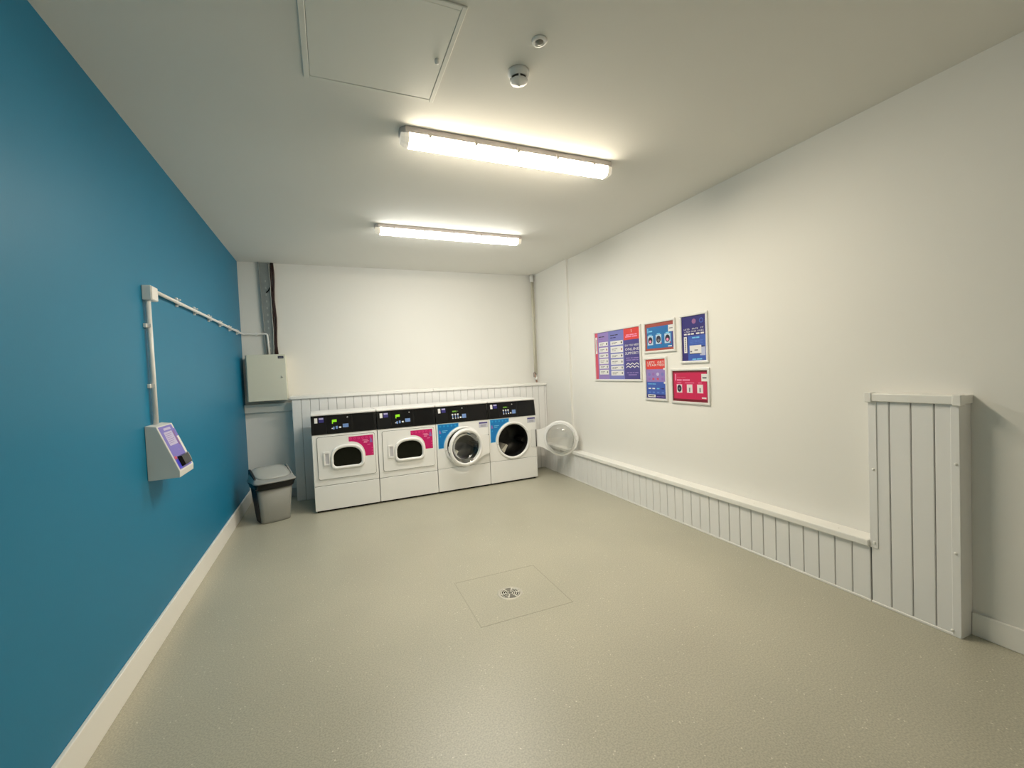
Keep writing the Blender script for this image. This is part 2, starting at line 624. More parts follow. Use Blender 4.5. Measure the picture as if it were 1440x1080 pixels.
MB().box(PF - 0.005, PF + 0.001, 1.514, TY1 + 0.003, 0.335, TZ, 0.0015, 1).make('corner_strip', M_board, tb)
MB().box(PF - 0.005, PF + 0.001, TY0 - 0.004, 1.186, 0.012, TZ, 0.0015, 1).make('corner_strip', M_board, tb)
MB().box(PF - 0.020, W - 0.0005, TY0 - 0.014, TY1 + 0.008, TZ, TZ + 0.045, 0.004, 2).make('cap', M_cap, tb)
for ya, yb in ((TY0 - 0.018, 1.172), (1.528, TY1 + 0.012)):
    MB().box(PF - 0.025, PF + 0.02, ya, yb, TZ - 0.006, TZ + 0.050, 0.003, 1).make('cap_corner', M_cap, tb)
for yy, zz in ((1.532, 0.803), (1.532, 0.368), (1.166, 0.901), (1.170, 0.44), (1.186, 0.03)):
    MB().lathe([(0.0075, 0.0), (0.0065, 0.005), (0.003, 0.007), (0.0008, 0.0075)], lambda a, b, d: Vector((PF - 0.0045 - d, yy + a, zz + b)), 12, cap0=True, cap1=True).make('screw_cap', M_cap, tb)

# --- boxing along the back wall behind the machines
BX0, BX1, BZ = 0.533, W - PIER - 0.001, 1.235
bb = thing('back_boxing', 'chest-high white tongue-and-groove boxing behind the laundry machines', 'boxing', (2.25, 6.0, 0))
MB().box(BX0 + 0.01, BX1, BY + 0.010, D - 0.001, 0.05, BZ).make('carcass', M_groove, bb)
MB().box(BX0, BX0 + 0.01, BY + 0.001, D - 0.002, 0.0, BZ, 0.002, 1).make('side_board', M_board, bb)
first = None
x = BX0
while x < BX1 - 0.01:
    w_ = min(0.1, BX1 - x)
    if first is None or w_ < 0.0999:
        b_ = MB().box(x + GAP / 2, x + w_ - GAP / 2, BY, BY + 0.011, 0.0, BZ, 0.003, 1).make('board', M_board, bb)
        if first is None:
            first, fx = b_, x
    else:
        copy_part(first, bb, (x - fx, 0, 0))
    x += 0.1
for xa, xb in ((BX0 - 0.015, 2.245), (2.247, BX1)):
    MB().box(xa, xb, BY - 0.02, D - 0.001, BZ, BZ + 0.038, 0.006, 2).make('cap', M_cap, bb)

# ================================================================== LIGHTS ON THE CEILING


def batten(name, label, xa, xb, yc, lamp, wd_, ht, clips):
    t = thing(name, label, 'light', ((xa + xb) / 2, yc, H), 0, 'ceiling battens')
    hw = wd_ / 2
    zt = H - 0.001
    zm = H - ht * 0.34
    zb = H - ht

    def sec(x_, s, zz):
        return [Vector((x_, yc + a * s, zz + b)) for a, b in ((-hw, 0), (hw, 0), (hw, 0), (-hw, 0))]
    # tray with chamfered ends
    e = 0.03
    out = [(xa, yc - hw + e), (xa + e, yc - hw), (xb - e, yc - hw), (xb, yc - hw + e), (xb, yc + hw - e), (xb - e, yc + hw), (xa + e, yc + hw), (xa, yc + hw - e)]
    MB().prism(out, lambda a, b, d: Vector((a, b, d)), zm - 0.004, zt).make('body', M_tray, t)

    def prof(x_, s):
        pts = [(-hw * 0.97, zm), (-hw * 0.90, zm - (zm - zb) * 0.45), (-hw * 0.70, zb + 0.008), (-hw * 0.42, zb), (hw * 0.42, zb), (hw * 0.70, zb + 0.008), (hw * 0.90, zm - (zm - zb) * 0.45), (hw * 0.97, zm)]
        return [Vector((x_, yc + a * s, zm - (zm - c) * (0.35 + 0.65 * s) if s < 1 else c)) for a, c in pts]
    ec = 0.05
    df = MB().loft([prof(xa + ec, 1), prof(xb - ec, 1)], smooth=False).make('diffuser', list(lamp), t)
    for pg in df.data.polygons:
        pg.material_index = 0 if pg.normal.z < -0.75 else 1
    for s_, xx in ((1, xa), (-1, xb)):
        MB().loft([prof(xx + s_ * 0.004, 0.62), prof(xx + s_ * 0.025, 0.90), prof(xx + s_ * ec, 0.995)], smooth=False).make('end_cap', M_lampend, t)
    for i in range(clips):
        xx = xa + (xb - xa) * (i + 0.6) / (clips + 0.2)
        for s_ in (-1, 1):
            ya = yc + s_ * hw
            MB().box(xx - 0.009, xx + 0.009, min(ya, ya + s_ * 0.006), max(ya, ya + s_ * 0.006), zm - 0.018, zm + 0.012, 0.001, 1).make('clip', M_clip, t)
    return t


batten('ceiling_batten', 'white weatherproof strip light nearer the ceiling hatch and smoke detector', 1.425, 2.925, 2.665, M_lamp1, 0.112, 0.095, 5)
batten('ceiling_batten', 'strip light farther from the ceiling hatch, towards the laundry machines', 1.44, 2.985, 4.405, M_lamp2, 0.105, 0.085, 5)

# smoke detector
sd = thing('smoke_detector', 'round white smoke detector with dark vent slots on the ceiling', 'detector', (1.90, 1.975, H))
sfn = lambda a, b, d: Vector((1.90 + a, 1.975 + b, H - d))
MB().lathe([(0.053, 0.0005), (0.053, 0.014), (0.050, 0.018), (0.046, 0.030), (0.044, 0.034)], sfn, 32, cap0=True, cap1=True).make('base', M_plastic, sd)
MB().lathe([(0.041, 0.034), (0.041, 0.046)], sfn, 32, cap0=True, cap1=True).make('vent', M_detdark, sd)
for i in range(6):
    a = math.radians(60 * i + 10)
    MB().box(-0.0035, 0.0035, -0.003, 0.003, 0, 0.013).make('rib', M_plastic, sd).location = (0.041 * math.cos(a), 0.041 * math.sin(a), -0.047)
MB().lathe([(0.044, 0.046), (0.043, 0.050), (0.034, 0.056), (0.016, 0.061), (0.006, 0.067), (0.001, 0.069)], sfn, 32, cap0=True, cap1=True).make('dome', M_plastic, sd)

# occupancy sensor
ps = thing('occupancy_sensor', 'small flush round sensor on the ceiling beside the smoke detector', 'sensor', (1.906, 1.757, H))
pfn = lambda a, b, d: Vector((1.906 + a, 1.757 + b, H - d))
MB().lathe([(0.034, 0.0005), (0.034, 0.006), (0.030, 0.010), (0.020, 0.010), (0.019, 0.006)], pfn, 32, cap0=True, cap1=True).make('bezel', M_plastic, ps)
MB().lathe([(0.0175, 0.006), (0.0165, 0.012), (0.011, 0.017), (0.002, 0.019)], pfn, 24, cap0=True, cap1=True).make('lens', M_pir, ps)

# ceiling access hatch
hx0, hx1, hy0, hy1 = 0.928, 1.556, 1.69, 2.34
ht_ = thing('access_hatch', 'square white access hatch with a raised frame in the ceiling', 'hatch', ((hx0 + hx1) / 2, (hy0 + hy1) / 2, H))
for a in ((hx0, hx0 + 0.026, hy0, hy1), (hx1 - 0.022, hx1, hy0, hy1), (hx0 + 0.026, hx1 - 0.022, hy0, hy0 + 0.022), (hx0 + 0.026, hx1 - 0.022, hy1 - 0.022, hy1)):
    MB().box(a[0], a[1], a[2], a[3], H - 0.008, H - 0.0005, 0.002, 1).make('frame_rail', M_hatch, ht_)
MB().box(hx0 + 0.0275, hx1 - 0.023, hy0 + 0.023, hy1 - 0.023, H - 0.007, H - 0.0005, 0.002, 1).make('door_leaf', M_hatch, ht_)
MB().lathe([(0.011, 0.006), (0.011, 0.016), (0.009, 0.022), (0.004, 0.025), (0.001, 0.0255)], lambda a, b, d: Vector((1.505 + a, 2.017 + b, H - d)), 14, cap1=True).make('lock_button', M_plastic, ht_)


# ================================================================== LAUNDRY MACHINES
MANG = math.radians(2.445)
MX, MY = 0.751, 5.1835
PITCHM, MW, MD = 0.69, 0.683, 0.515
HWM = MW / 2


def machine_root(i, name, label):
    s = PITCHM * i + PITCHM / 2
    # origin: middle of the front bottom edge
    return thing(name, label, name.replace('_', ' '), (MX + s * math.cos(MANG), MY + s * math.sin(MANG), 0), MANG, None)


def F(a, b, d):          # machine front: a across, b up, d towards the viewer
    return Vector((a, -d, b))


def panel_point(a, z, d):   # on the tilted fascia
    t_ = (z - 0.858) / (1.062 - 0.858)
    return Vector((a, -0.006 + 0.030 * t_ - d, z))


def common(t, washer):
    MB().box(-HWM + 0.02, HWM - 0.02, 0.03, MD - 0.02, 0, 0.03).make('plinth', M_darkgap, t, True)
    # lower kick panel
    seam = 0.30 if washer else 0.291
    MB().box(-HWM, HWM, -0.003, 0.03, 0.022, seam - 0.0025, 0.004, 2).make('kick_panel', M_enamel, t, True)
    MB().box(-HWM + 0.004, HWM - 0.004, 0.004, 0.03, seam - 0.003, seam + 0.003).make('seam', M_greygap, t, True)
    # cabinet without a front
    cb = MB()
    cb.box(-HWM, -HWM + 0.008, 0.028, MD, 0.022, 1.06, 0.002, 1)
    cb.box(HWM - 0.008, HWM, 0.028, MD, 0.022, 1.06, 0.002, 1)
    cb.box(-HWM + 0.008, HWM - 0.008, MD - 0.01, MD, 0.022, 1.06)
    cb.box(-HWM + 0.008, HWM - 0.008, 0.03, MD - 0.01, 0.022, 0.03)
    cb.make('cabinet', M_enamel, t, True)
    # lid
    MB().box(-HWM, HWM, 0.006, MD, 1.064, 1.090, 0.009, 3).make('lid', M_enamel, t, True)
    # fascia
    cp = MB()
    cp.hull8([(-HWM, -0.006, 0.858), (HWM, -0.006, 0.858), (HWM, 0.09, 0.858), (-HWM, 0.09, 0.858),
              (-HWM, 0.024, 1.062), (HWM, 0.024, 1.062), (HWM, 0.09, 1.062), (-HWM, 0.09, 1.062)], 0.003)
    fa = cp.make('control_fascia', M_black, t, True)
    fl = Vector(fa.location)

    def sub(mb_, name, m_):
        o = mb_.make(name, m_, t, True)
        o.parent = fa
        o.location = o.location - fl
        return o

    def plate(a0, a1, z0, z1, d0, d1, m_, name, r=0.004):
        return sub(MB().prism(rrect(a0, a1, z0, z1, r, 3), lambda a, b, d: panel_point(a, b, d), d0, d1), name, m_)
    L = -HWM
    plate(L + 0.028, L + 0.150, 0.872, 1.052, 0.0003, 0.0022, M_darkgap, 'card_reader')
    plate(L + 0.158, L + 0.415, 0.872, 1.052, 0.0003, 0.0016, M_blackgloss, 'display_window')
    plate(L + 0.430, L + 0.655, 0.872, 1.052, 0.0003, 0.0012, M_blackgloss, 'blank_plate')
    def pprint(name, *rects):
        pr = Print(lambda u, v, d: panel_point(L + u, v, 0.0017 + d), 0.0004)
        for q_ in rects:
            pr.r(*q_)
        o = pr.make(name, t, True)
        o.parent = fa
        o.location = o.location - fl
    pprint('white_sticker', (0.035, 0.066, 0.985, 1.040, M_white, 2))
    pprint('purple_sticker', (0.078, 0.130, 0.988, 1.042, M_navy, 2), (0.082, 0.126, 1.022, 1.038, M_purplel, 3))
    if washer:
        pprint('display_digits', (0.215, 0.268, 0.985, 1.003, mat('green_glow', srgb(90, 140, 40), 0.4, emit=0.06), 2))
        pprint('display_digits', (0.272, 0.292, 0.988, 1.000, mat('green_dim', srgb(60, 80, 40), 0.4), 2))
        for u in (0.205, 0.240, 0.273):
            pprint('button_mark', (u, u + 0.020, 0.948, 0.965, M_white, 2), (u + 0.006, u + 0.016, 0.912, 0.950, M_blulab, 2), (u + 0.004, u + 0.019, 0.905, 0.915, M_white, 3))
        pprint('button_mark', (0.306, 0.328, 0.908, 0.925, M_white, 2))
        pprint('instruction_label', (0.338, 0.390, 0.905, 0.955, M_blulab, 2))
    else:
        pprint('display_digits', (0.213, 0.222, 0.968, 1.010, M_green, 2), (0.220, 0.262, 0.985, 1.012, M_green, 3))
        pprint('button_mark', (0.205, 0.222, 0.912, 0.922, M_white, 2), (0.220, 0.236, 0.905, 0.935, M_blulab, 3))
        pprint('button_mark', (0.248, 0.268, 0.910, 0.940, M_blulab, 2))
        pprint('button_mark', (0.282, 0.305, 0.915, 0.932, M_white, 2))
        pprint('instruction_label', (0.322, 0.382, 0.918, 0.958, M_blulab, 2), (0.322, 0.382, 0.9375, 0.939, M_sky, 3), *[(0.322 + 0.015 * k_ - 0.0007, 0.322 + 0.015 * k_ + 0.0007, 0.918, 0.958, M_sky, 3) for k_ in (1, 2, 3)])
    sub(MB().lathe([(0.0075, 0.001), (0.0068, 0.004), (0.001, 0.005)], lambda a, b, d: panel_point(L + (0.375 if not washer else 0.345) + a, 1.028 + b, d), 14, cap1=True), 'indicator', mat('indicator_grey', (0.45, 0.45, 0.43, 1), 0.3))
    return fa


def arch(cx, zb, zt, hw, zs, rc, n=14):
    """flat-bottomed outline with rounded lower corners and an arched top; zs: spring line"""
    pts = []
    for k_ in range(n * 2 + 1):
        a = math.pi * k_ / (n * 2)
        c_, s_ = math.cos(a), math.sin(a)
        ex = 0.82
        pts.append((cx + hw * math.copysign(abs(c_) ** ex, c_), zs + (zt - zs) * abs(s_) ** ex))
    for k_ in range(7):
        a = math.radians(180 + 90 * k_ / 6)
        pts.append((cx - hw + rc + rc * math.cos(a), zb + rc + rc * math.sin(a)))
    for k_ in range(7):
        a = math.radians(270 + 90 * k_ / 6)
        pts.append((cx + hw - rc + rc * math.cos(a), zb + rc + rc * math.sin(a)))
    return pts


def dryer(i, label):
    t = machine_root(i, 'tumble_dryer', label)
    t['category'] = 'dryer'
    t['group'] = 'tumble dryers'
    common(t, False)
    L = -HWM
    MB().box(-HWM, HWM, 0.0, 0.03, 0.2935, 0.856, 0.004, 2).make('front_panel', M_enamel, t, True)
    MB().prism(rrect(L + 0.046, L + 0.658, 0.361, 0.832, 0.024), F, 0.0003, 0.0015).make('door_seal', M_greygap, t, True)
    dmb = MB().prism(rrect(L + 0.050, L + 0.654, 0.365, 0.828, 0.022), F, 0.0016, 0.011, smooth=True)
    door = dmb.make('door', M_enamel, t, True)
    dl = Vector(door.location)

    def sub(mb_, name, m_):
        o = mb_.make(name, m_, t, True)
        o.parent = door
        o.location = o.location - dl
        return o
    cx = L + 0.354
    o1 = arch(cx, 0.462, 0.729, 0.176, 0.585, 0.055)
    o2 = arch(cx, 0.470, 0.721, 0.168, 0.583, 0.052)
    o3 = arch(cx, 0.489, 0.699, 0.150, 0.578, 0.042)
    o4 = arch(cx, 0.493, 0.695, 0.147, 0.577, 0.040)
    sub(MB().loft([[F(a, b, 0.0112) for a, b in o1], [F(a, b, 0.026) for a, b in o1], [F(a, b, 0.033) for a, b in o2], [F(a, b, 0.031) for a, b in o3], [F(a, b, 0.0135) for a, b in o4]], cap0=False, cap1=False), 'window_ring', M_plastic)
    sub(MB().prism(o3, F, 0.0115, 0.014), 'window', M_smoke)
    # recessed pull handle
    hx0_, hx1_, hz0, hz1 = L + 0.106, L + 0.170, 0.518, 0.663
    sub(MB().ring(rrect(hx0_, hx1_, hz0, hz1, 0.010, 4), rrect(hx0_ + 0.018, hx1_ - 0.008, hz0 + 0.014, hz1 - 0.014, 0.008, 4), F, 0.0112, 0.024), 'handle', M_plastic)
    sub(MB().hull8([F(hx0_ + 0.018, hz0 + 0.014, 0.0113), F(hx1_ - 0.008, hz0 + 0.014, 0.0113), F(hx1_ - 0.008, hz1 - 0.014, 0.0113), F(hx0_ + 0.018, hz1 - 0.014, 0.0113),
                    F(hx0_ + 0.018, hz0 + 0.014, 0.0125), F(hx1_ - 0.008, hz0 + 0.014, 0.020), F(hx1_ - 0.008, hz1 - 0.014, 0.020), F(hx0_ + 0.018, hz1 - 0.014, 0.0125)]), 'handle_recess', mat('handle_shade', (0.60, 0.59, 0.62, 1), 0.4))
    # magenta sticker
    pr = Print(lambda u, v, d: F(L + u, v, 0.0112 + d), 0.0005)
    arc = []
    for k_ in range(11):
        a = math.radians(0 + 90 * k_ / 10)
        arc.append((0.372 + 0.173 * math.cos(a) ** 0.85, 0.575 + 0.180 * math.sin(a) ** 0.85))
    pr.p([(0.374, 0.808), (0.374, 0.755)] + arc[::-1][1:] + [(0.636, 0.574), (0.636, 0.809)], M_pink, 1)
    for k_ in range(6):
        u = 0.396 + 0.042 * k_
        pr.c(u, 0.785, 0.013, mat('mid_pink_print', srgb(232, 70, 140), 0.4), 2, 10)
        pr.c(u, 0.785, 0.007, M_pink, 3, 10)
    for v, w0, w1 in ((0.752, 0.520, 0.578), (0.738, 0.535, 0.588), (0.724, 0.532, 0.570)):
        pr.r(w0, w1, v, v + 0.008, M_pinkl, 2)
    pr.p([(0.604, 0.775), (0.616, 0.775), (0.630, 0.722), (0.596, 0.722)], M_lilac, 2)
    pr.r(0.57, 0.603, 0.700, 0.705, M_pinkl, 2)
    for k_ in range(3):
        pr.c(0.622, 0.660 - 0.03 * k_, 0.008, mat('mid_pink_print', (1, 1, 1, 1)), 2, 10)
    o = pr.make('sticker', t, True)
    o.parent = door
    o.location = o.location - dl
    return t


def washer_door(t, ang, hx, hz):
    """porthole door swinging about a vertical hinge at (hx, hz); built closed"""
    hinge = Vector((hx, -0.012, 0))
    R = Matrix.Rotation(ang, 4, 'Z')
    RC = 0.232            # outer radius of the door ring
    cxl = -hx             # ring centre relative to the hinge

    def fn(a, b, d):      # closed: a across from ring centre, b up, d outwards
        p = Vector((cxl + a, -d, 0))
        p = R.to_3x3() @ p
        return hinge + p + Vector((0, 0, hz + b))
    n = 48
    # white ring and flared hinge leaf in one shell
    outl = []
    for k_ in range(n):
        a = 2 * math.pi * k_ / n
        outl.append((RC * math.cos(a), RC * math.sin(a)))
    prof = [(0.200, 0.006), (RC, 0.006), (RC + 0.004, 0.014), (RC, 0.026), (RC - 0.010, 0.038), (0.208, 0.041), (0.198, 0.036), (0.194, 0.024), (0.195, 0.010)]
    ring = MB().lathe(prof, fn, n, close=True).make('door', M_plastic, t, True)
    dl = Vector(ring.location)

    def sub(mb_, name, m_):
        o = mb_.make(name, m_, t, True)
        o.parent = ring
        o.location = o.location - dl
        return o
    # flared leaf towards the hinge
    lx = -cxl
    up_, lo_ = [], []
    leaf = []
    for k_ in range(9):
        q = k_ / 8
        a = math.radians(62 - 0 * q)
        x_ = RC * math.cos(a) + (lx - 0.010 - RC * math.cos(a)) * q
        zz = RC * math.sin(a) * (1 - q) ** 1.6 + 0.112 * (1 - (1 - q) ** 1.6)
        leaf.append((x_, zz))
    inner = [(0.205 * math.cos(math.radians(62 - 124 * k_ / 16)), 0.205 * math.sin(math.radians(62 - 124 * k_ / 16))) for k_ in range(17)]
    outline = leaf + [(x_, -z_) for x_, z_ in leaf[::-1]] + inner[::-1]
    sub(MB().prism(outline, fn, 0.010, 0.030), 'hinge_leaf', M_plastic)
    # inner sealing lip and glass bowl
    sub(MB().lathe([(0.203, 0.006), (0.200, -0.008), (0.192, -0.012), (0.189, -0.008), (0.194, 0.005)], fn, n, close=True), 'inner_lip', M_frost)
    bowl = [(0.1965, 0.026), (0.190, 0.012), (0.176, -0.012), (0.164, -0.040), (0.150, -0.056), (0.11, -0.066), (0.06, -0.071), (0.004, -0.072)]
    sub(MB().lathe(bowl, fn, n, cap1=True), 'glass_bowl', M_glass)
    # latch and screws on the free edge
    sub(MB().prism(rrect(-RC - 0.006, -RC + 0.018, -0.035, 0.035, 0.006, 3), fn, 0.004, 0.030), 'latch', M_plastic)
    for zz in (-0.026, 0.026):
        sub(MB().lathe([(0.005, -0.001), (0.004, -0.004), (0.0006, -0.005)], lambda a, b, d: fn(-0.212 + a, zz + b, d + 0.007), 10, cap1=True), 'screw', M_chrome)
    return ring


def washer(i, label, ang):
    t = machine_root(i, 'washing_machine', label)
    t['category'] = 'washing machine'
    t['group'] = 'front-loading washing machines'
    common(t, True)
    L = -HWM
    cz, n = 0.552, 48
    # front panel with a round hole
    sq = []
    for k_ in range(n):
        a = 2 * math.pi * k_ / n
        c_, s_ = math.cos(a), math.sin(a)
        sc = min((HWM - 0.001) / max(abs(c_), 1e-6), ((0.856 - cz) if s_ > 0 else (cz - 0.3025)) / max(abs(s_), 1e-6))
        sq.append((c_ * sc, cz + s_ * sc))
    # snap to exact corners
    for tx, tz in ((HWM - 0.001, 0.856), (-HWM + 0.001, 0.856), (HWM - 0.001, 0.3025), (-HWM + 0.001, 0.3025)):
        j = min(range(n), key=lambda q: (sq[q][0] - tx) ** 2 + (sq[q][1] - tz) ** 2)
        sq[j] = (tx, tz)
    MB().ring(sq, circle(0, cz, 0.222, n), F, -0.03, 0.0).make('front_panel', M_enamel, t, True)
    fc = lambda a, b, d: F(a, cz + b, d)
    MB().lathe([(0.248, 0.0003), (0.246, 0.008), (0.238, 0.014), (0.224, 0.012), (0.214, 0.002), (0.212, -0.02), (0.222, -0.025), (0.244, 0.0002)], fc, n, close=True).make('porthole_ring', M_enamel, t, True)
    MB().lathe([(0.2195, -0.004), (0.206, -0.008), (0.200, -0.03), (0.208, -0.08), (0.2195, -0.085)], fc, n, close=True).make('gasket', M_darkgap, t, True)
    MB().lathe([(0.225, -0.07), (0.225, -0.38), (0.10, -0.40), (0.002, -0.395)], fc, n, cap1=True).make('drum', M_steel, t, True)
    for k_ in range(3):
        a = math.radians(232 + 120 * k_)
        ri = 0.085 if k_ == 0 else 0.165  # first lifter enlarged and cream, standing in for a reflection in the drum
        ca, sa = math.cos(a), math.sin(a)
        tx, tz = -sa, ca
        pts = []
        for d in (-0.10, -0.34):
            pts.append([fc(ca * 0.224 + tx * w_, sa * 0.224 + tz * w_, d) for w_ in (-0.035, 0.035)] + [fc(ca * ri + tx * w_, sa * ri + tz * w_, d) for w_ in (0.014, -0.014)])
        MB().loft(pts, smooth=False).make('drum_lifter', M_lifter_glint if k_ == 0 else M_steel, t, True)
    # hinge plate on the cabinet
    MB().prism(rrect(0.262, 0.330, cz - 0.12, cz + 0.115, 0.008, 3), F, 0.0004, 0.006).make('hinge_plate', M_frost, t, True)
    MB().tube([(0.334, -0.010, cz - 0.118), (0.334, -0.010, cz + 0.112)], 0.007, 10).make('hinge_pin', mat('hinge_grey', (0.10, 0.09, 0.085, 1), 0.5), t, True)
    washer_door(t, ang, 0.334, cz - 0.005)
    # cyan sticker, cut round the porthole
    pr = Print(lambda u, v, d: F(L + u, v, 0.0002 + d), 0.0005)
    cx = HWM
    rr = 0.262
    arc = []
    aa0 = math.asin((0.556 - cz) / rr)
    aa1 = math.asin((0.806 - cz) / rr)
    for k_ in range(13):
        a = math.pi - (aa0 + (aa1 - aa0) * k_ / 12)
        arc.append((cx + rr * math.cos(a), cz + rr * math.sin(a)))
    pr.p([(0.016, 0.851), (0.016, 0.548)] + [(u + 0.008, v - 0.004) for u, v in arc] + [(0.288, 0.851)], M_cyanl, 1)
    pr.p([(0.023, 0.845), (0.023, 0.556)] + arc + [(0.281, 0.845)], M_cyan, 2)
    for k_ in range(5):
        pr.c(0.05 + 0.048 * k_, 0.822, 0.012, mat('mid_cyan_print', srgb(40, 160, 220), 0.4), 3, 10)
    pr.r(0.070, 0.140, 0.762, 0.770, M_cyanl, 3)
    pr.r(0.075, 0.118, 0.742, 0.750, M_cyanl, 3)
    pr.p([(0.034, 0.775), (0.046, 0.775), (0.058, 0.735), (0.030, 0.735)], M_lilac, 3)
    pr.c(0.045, 0.70, 0.009, mat('mid_cyan_print', (1, 1, 1, 1)), 3, 10)
    pr.make('sticker', t, True)
    # rating label
    pr = Print(lambda u, v, d: F(L + u, v, 0.0002 + d), 0.0005)
    pr.r(0.555, 0.672, 0.763, 0.832, M_greyink, 1)
    pr.r(0.5565, 0.6705, 0.7645, 0.8305, mat('label_lilac', srgb(208, 208, 222), 0.4), 2)
    pr.r(0.557, 0.670, 0.812, 0.829, M_indigo, 3)
    for v in (0.796, 0.784, 0.774):
        pr.r(0.575, 0.650, v, v + 0.004, M_greyink, 3)
    pr.make('rating_label', t, True)
    MB().lathe([(0.006, 0.014), (0.005, 0.017), (0.0008, 0.018)], lambda a, b, d: F(-0.232 + a, cz - 0.03 + b, d - 0.001), 10, cap1=True).make('door_strike', M_brass, t, True)
    return t


dryer(0, 'white tumble dryer with magenta sticker, nearest the grey bin')
dryer(1, 'white tumble dryer with magenta sticker, next to the washing machines')
washer(2, 'white front-loading washing machine with its porthole door pushed to', math.radians(8))
washer(3, 'white front-loading washing machine with its porthole door swung wide open', math.radians(134))

# ================================================================== BIN
bn = thing('swing_bin', 'grey plastic swing-lid bin lined with a black bag in the corner', 'bin', (0.345, 5.235, 0), math.radians(22))


def rr3(hw, hd, r, z, bulge=0.0, n=5, cy=0.0, tilt=0.0):
    pts = []
    for x_, y_ in rrect(-hw, hw, -hd, hd, r, n):
        yb = y_
        if y_ < 0:
            yb -= bulge * (1 - (x_ / hw) ** 2)
        pts.append(Vector((x_, yb + cy, z + tilt * (y_ / hd))))
    # densify the straight sides, so that the front can bulge
    out = []
    for i_, p_ in enumerate(pts):
        q_ = pts[(i_ + 1) % len(pts)]
        out.append(p_)
        if (i_ + 1) % (n + 1) == 0:
            for s_ in range(1, 6):
                x_, y_ = p_.x + (q_.x - p_.x) * s_ / 6, p_.y + (q_.y - p_.y) * s_ / 6
                if p_.y < cy and q_.y < cy:
                    y_ = cy - hd - bulge * (1 - (x_ / hw) ** 2)
                out.append(Vector((x_, y_, p_.z + (q_.z - p_.z) * s_ / 6)))
    return out


MB().loft([rr3(0.135, 0.105, 0.03, 0.0, 0.018), rr3(0.141, 0.111, 0.032, 0.012, 0.02), rr3(0.140, 0.110, 0.032, 0.03, 0.02), rr3(0.172, 0.132, 0.036, 0.40, 0.022)], cap1=True).make('body', M_binbody, bn, True)
MB().loft([rr3(0.179, 0.139, 0.038, 0.358, 0.025), rr3(0.186, 0.146, 0.040, 0.372, 0.027), rr3(0.190, 0.150, 0.040, 0.395, 0.026), rr3(0.198, 0.158, 0.042, 0.412, 0.027), rr3(0.196, 0.156, 0.042, 0.428, 0.026)], cap0=True, cap1=True).make('bag', M_bag, bn, True)
MB().loft([rr3(0.202, 0.162, 0.042, 0.422, 0.025), rr3(0.204, 0.164, 0.042, 0.434, 0.025), rr3(0.196, 0.154, 0.045, 0.444, 0.023, tilt=0.004), rr3(0.186, 0.140, 0.050, 0.478, 0.018, cy=0.006, tilt=0.026), rr3(0.176, 0.126, 0.050, 0.500, 0.012, cy=0.012, tilt=0.040)], cap0=True, cap1=True).make('lid', M_binlid, bn, True)
MB().loft([rr3(0.168, 0.122, 0.075, 0.494, 0.022, cy=0.006, tilt=0.040), rr3(0.168, 0.122, 0.075, 0.507, 0.022, cy=0.006, tilt=0.041), rr3(0.160, 0.112, 0.072, 0.516, 0.018, cy=0.008, tilt=0.040), rr3(0.120, 0.078, 0.06, 0.526, 0.010, cy=0.012, tilt=0.030), rr3(0.06, 0.036, 0.03, 0.531, 0.0, cy=0.014, tilt=0.014)], cap0=True, cap1=True).make('swing_flap', mat('bin_flap', srgb(172, 174, 170), 0.26), bn, True)
for s_ in (-1, 1):
    MB().loft([[Vector((s_ * (0.170 + q_), y_, z_)) for y_, z_ in ((-0.10, 0.446), (0.13, 0.446), (0.125, 0.545), (0.09, 0.552), (0.0, 0.512), (-0.09, 0.474))] for q_ in (0.0, 0.014)], smooth=False).make('pivot_cheek', M_binshade if s_ < 0 else M_binlid, bn, True)  # left cheek darker than the right: shade painted as colour
for s_ in (-1,):  # thin dark sheet added for the shade on the left side
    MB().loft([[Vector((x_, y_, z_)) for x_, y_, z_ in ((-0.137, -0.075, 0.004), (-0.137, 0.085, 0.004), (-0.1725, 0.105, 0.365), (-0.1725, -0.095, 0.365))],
               [Vector((x_ - 0.004, y_, z_)) for x_, y_, z_ in ((-0.137, -0.075, 0.004), (-0.137, 0.085, 0.004), (-0.1725, 0.105, 0.365), (-0.1725, -0.095, 0.365))]], smooth=False).make('side_shade', M_binshade, bn, True)

# ================================================================== GREY CABINET, TRAY AND CABLES
CY = 5.93
cb = thing('electrical_cabinet', 'grey metal electrical cabinet hung on the back wall corner', 'cabinet', (0.28, 6.05, 1.235))
MB().box(0.062, 0.478, CY + 0.014, D - 0.001, 1.235, 1.783, 0.003, 1).make('body', M_cab, cb)
dr_ = MB().box(0.074, 0.484, CY - 0.006, CY + 0.012, 1.232, 1.786, 0.003, 2).make('door', M_cab, cb)
dl_ = Vector(dr_.location)


def subw(mb_, name, m_, par):
    o = mb_.make(name, m_, par)
    return o


pr = Print(lambda u, v, d: Vector((u, CY - 0.0062 - d, v)))
pr.r(0.404, 0.466, 1.735, 1.765, M_ink, 1)
pr.r(0.412, 0.458, 1.747, 1.753, M_greyink, 2)
pr.make('maker_plate', dr_)
MB().lathe([(0.011, 0.0), (0.010, 0.006), (0.0065, 0.007), (0.0065, 0.003)], lambda a, b, d: Vector((0.438 + a, CY - 0.0062 - d, 1.508 + b)), 16, cap0=True, cap1=True).make('lock', M_chrome, dr_)
MB().box(0.436, 0.440, CY - 0.016, CY - 0.008, 1.496, 1.530, 0.001, 1).make('key', M_chrome, dr_)

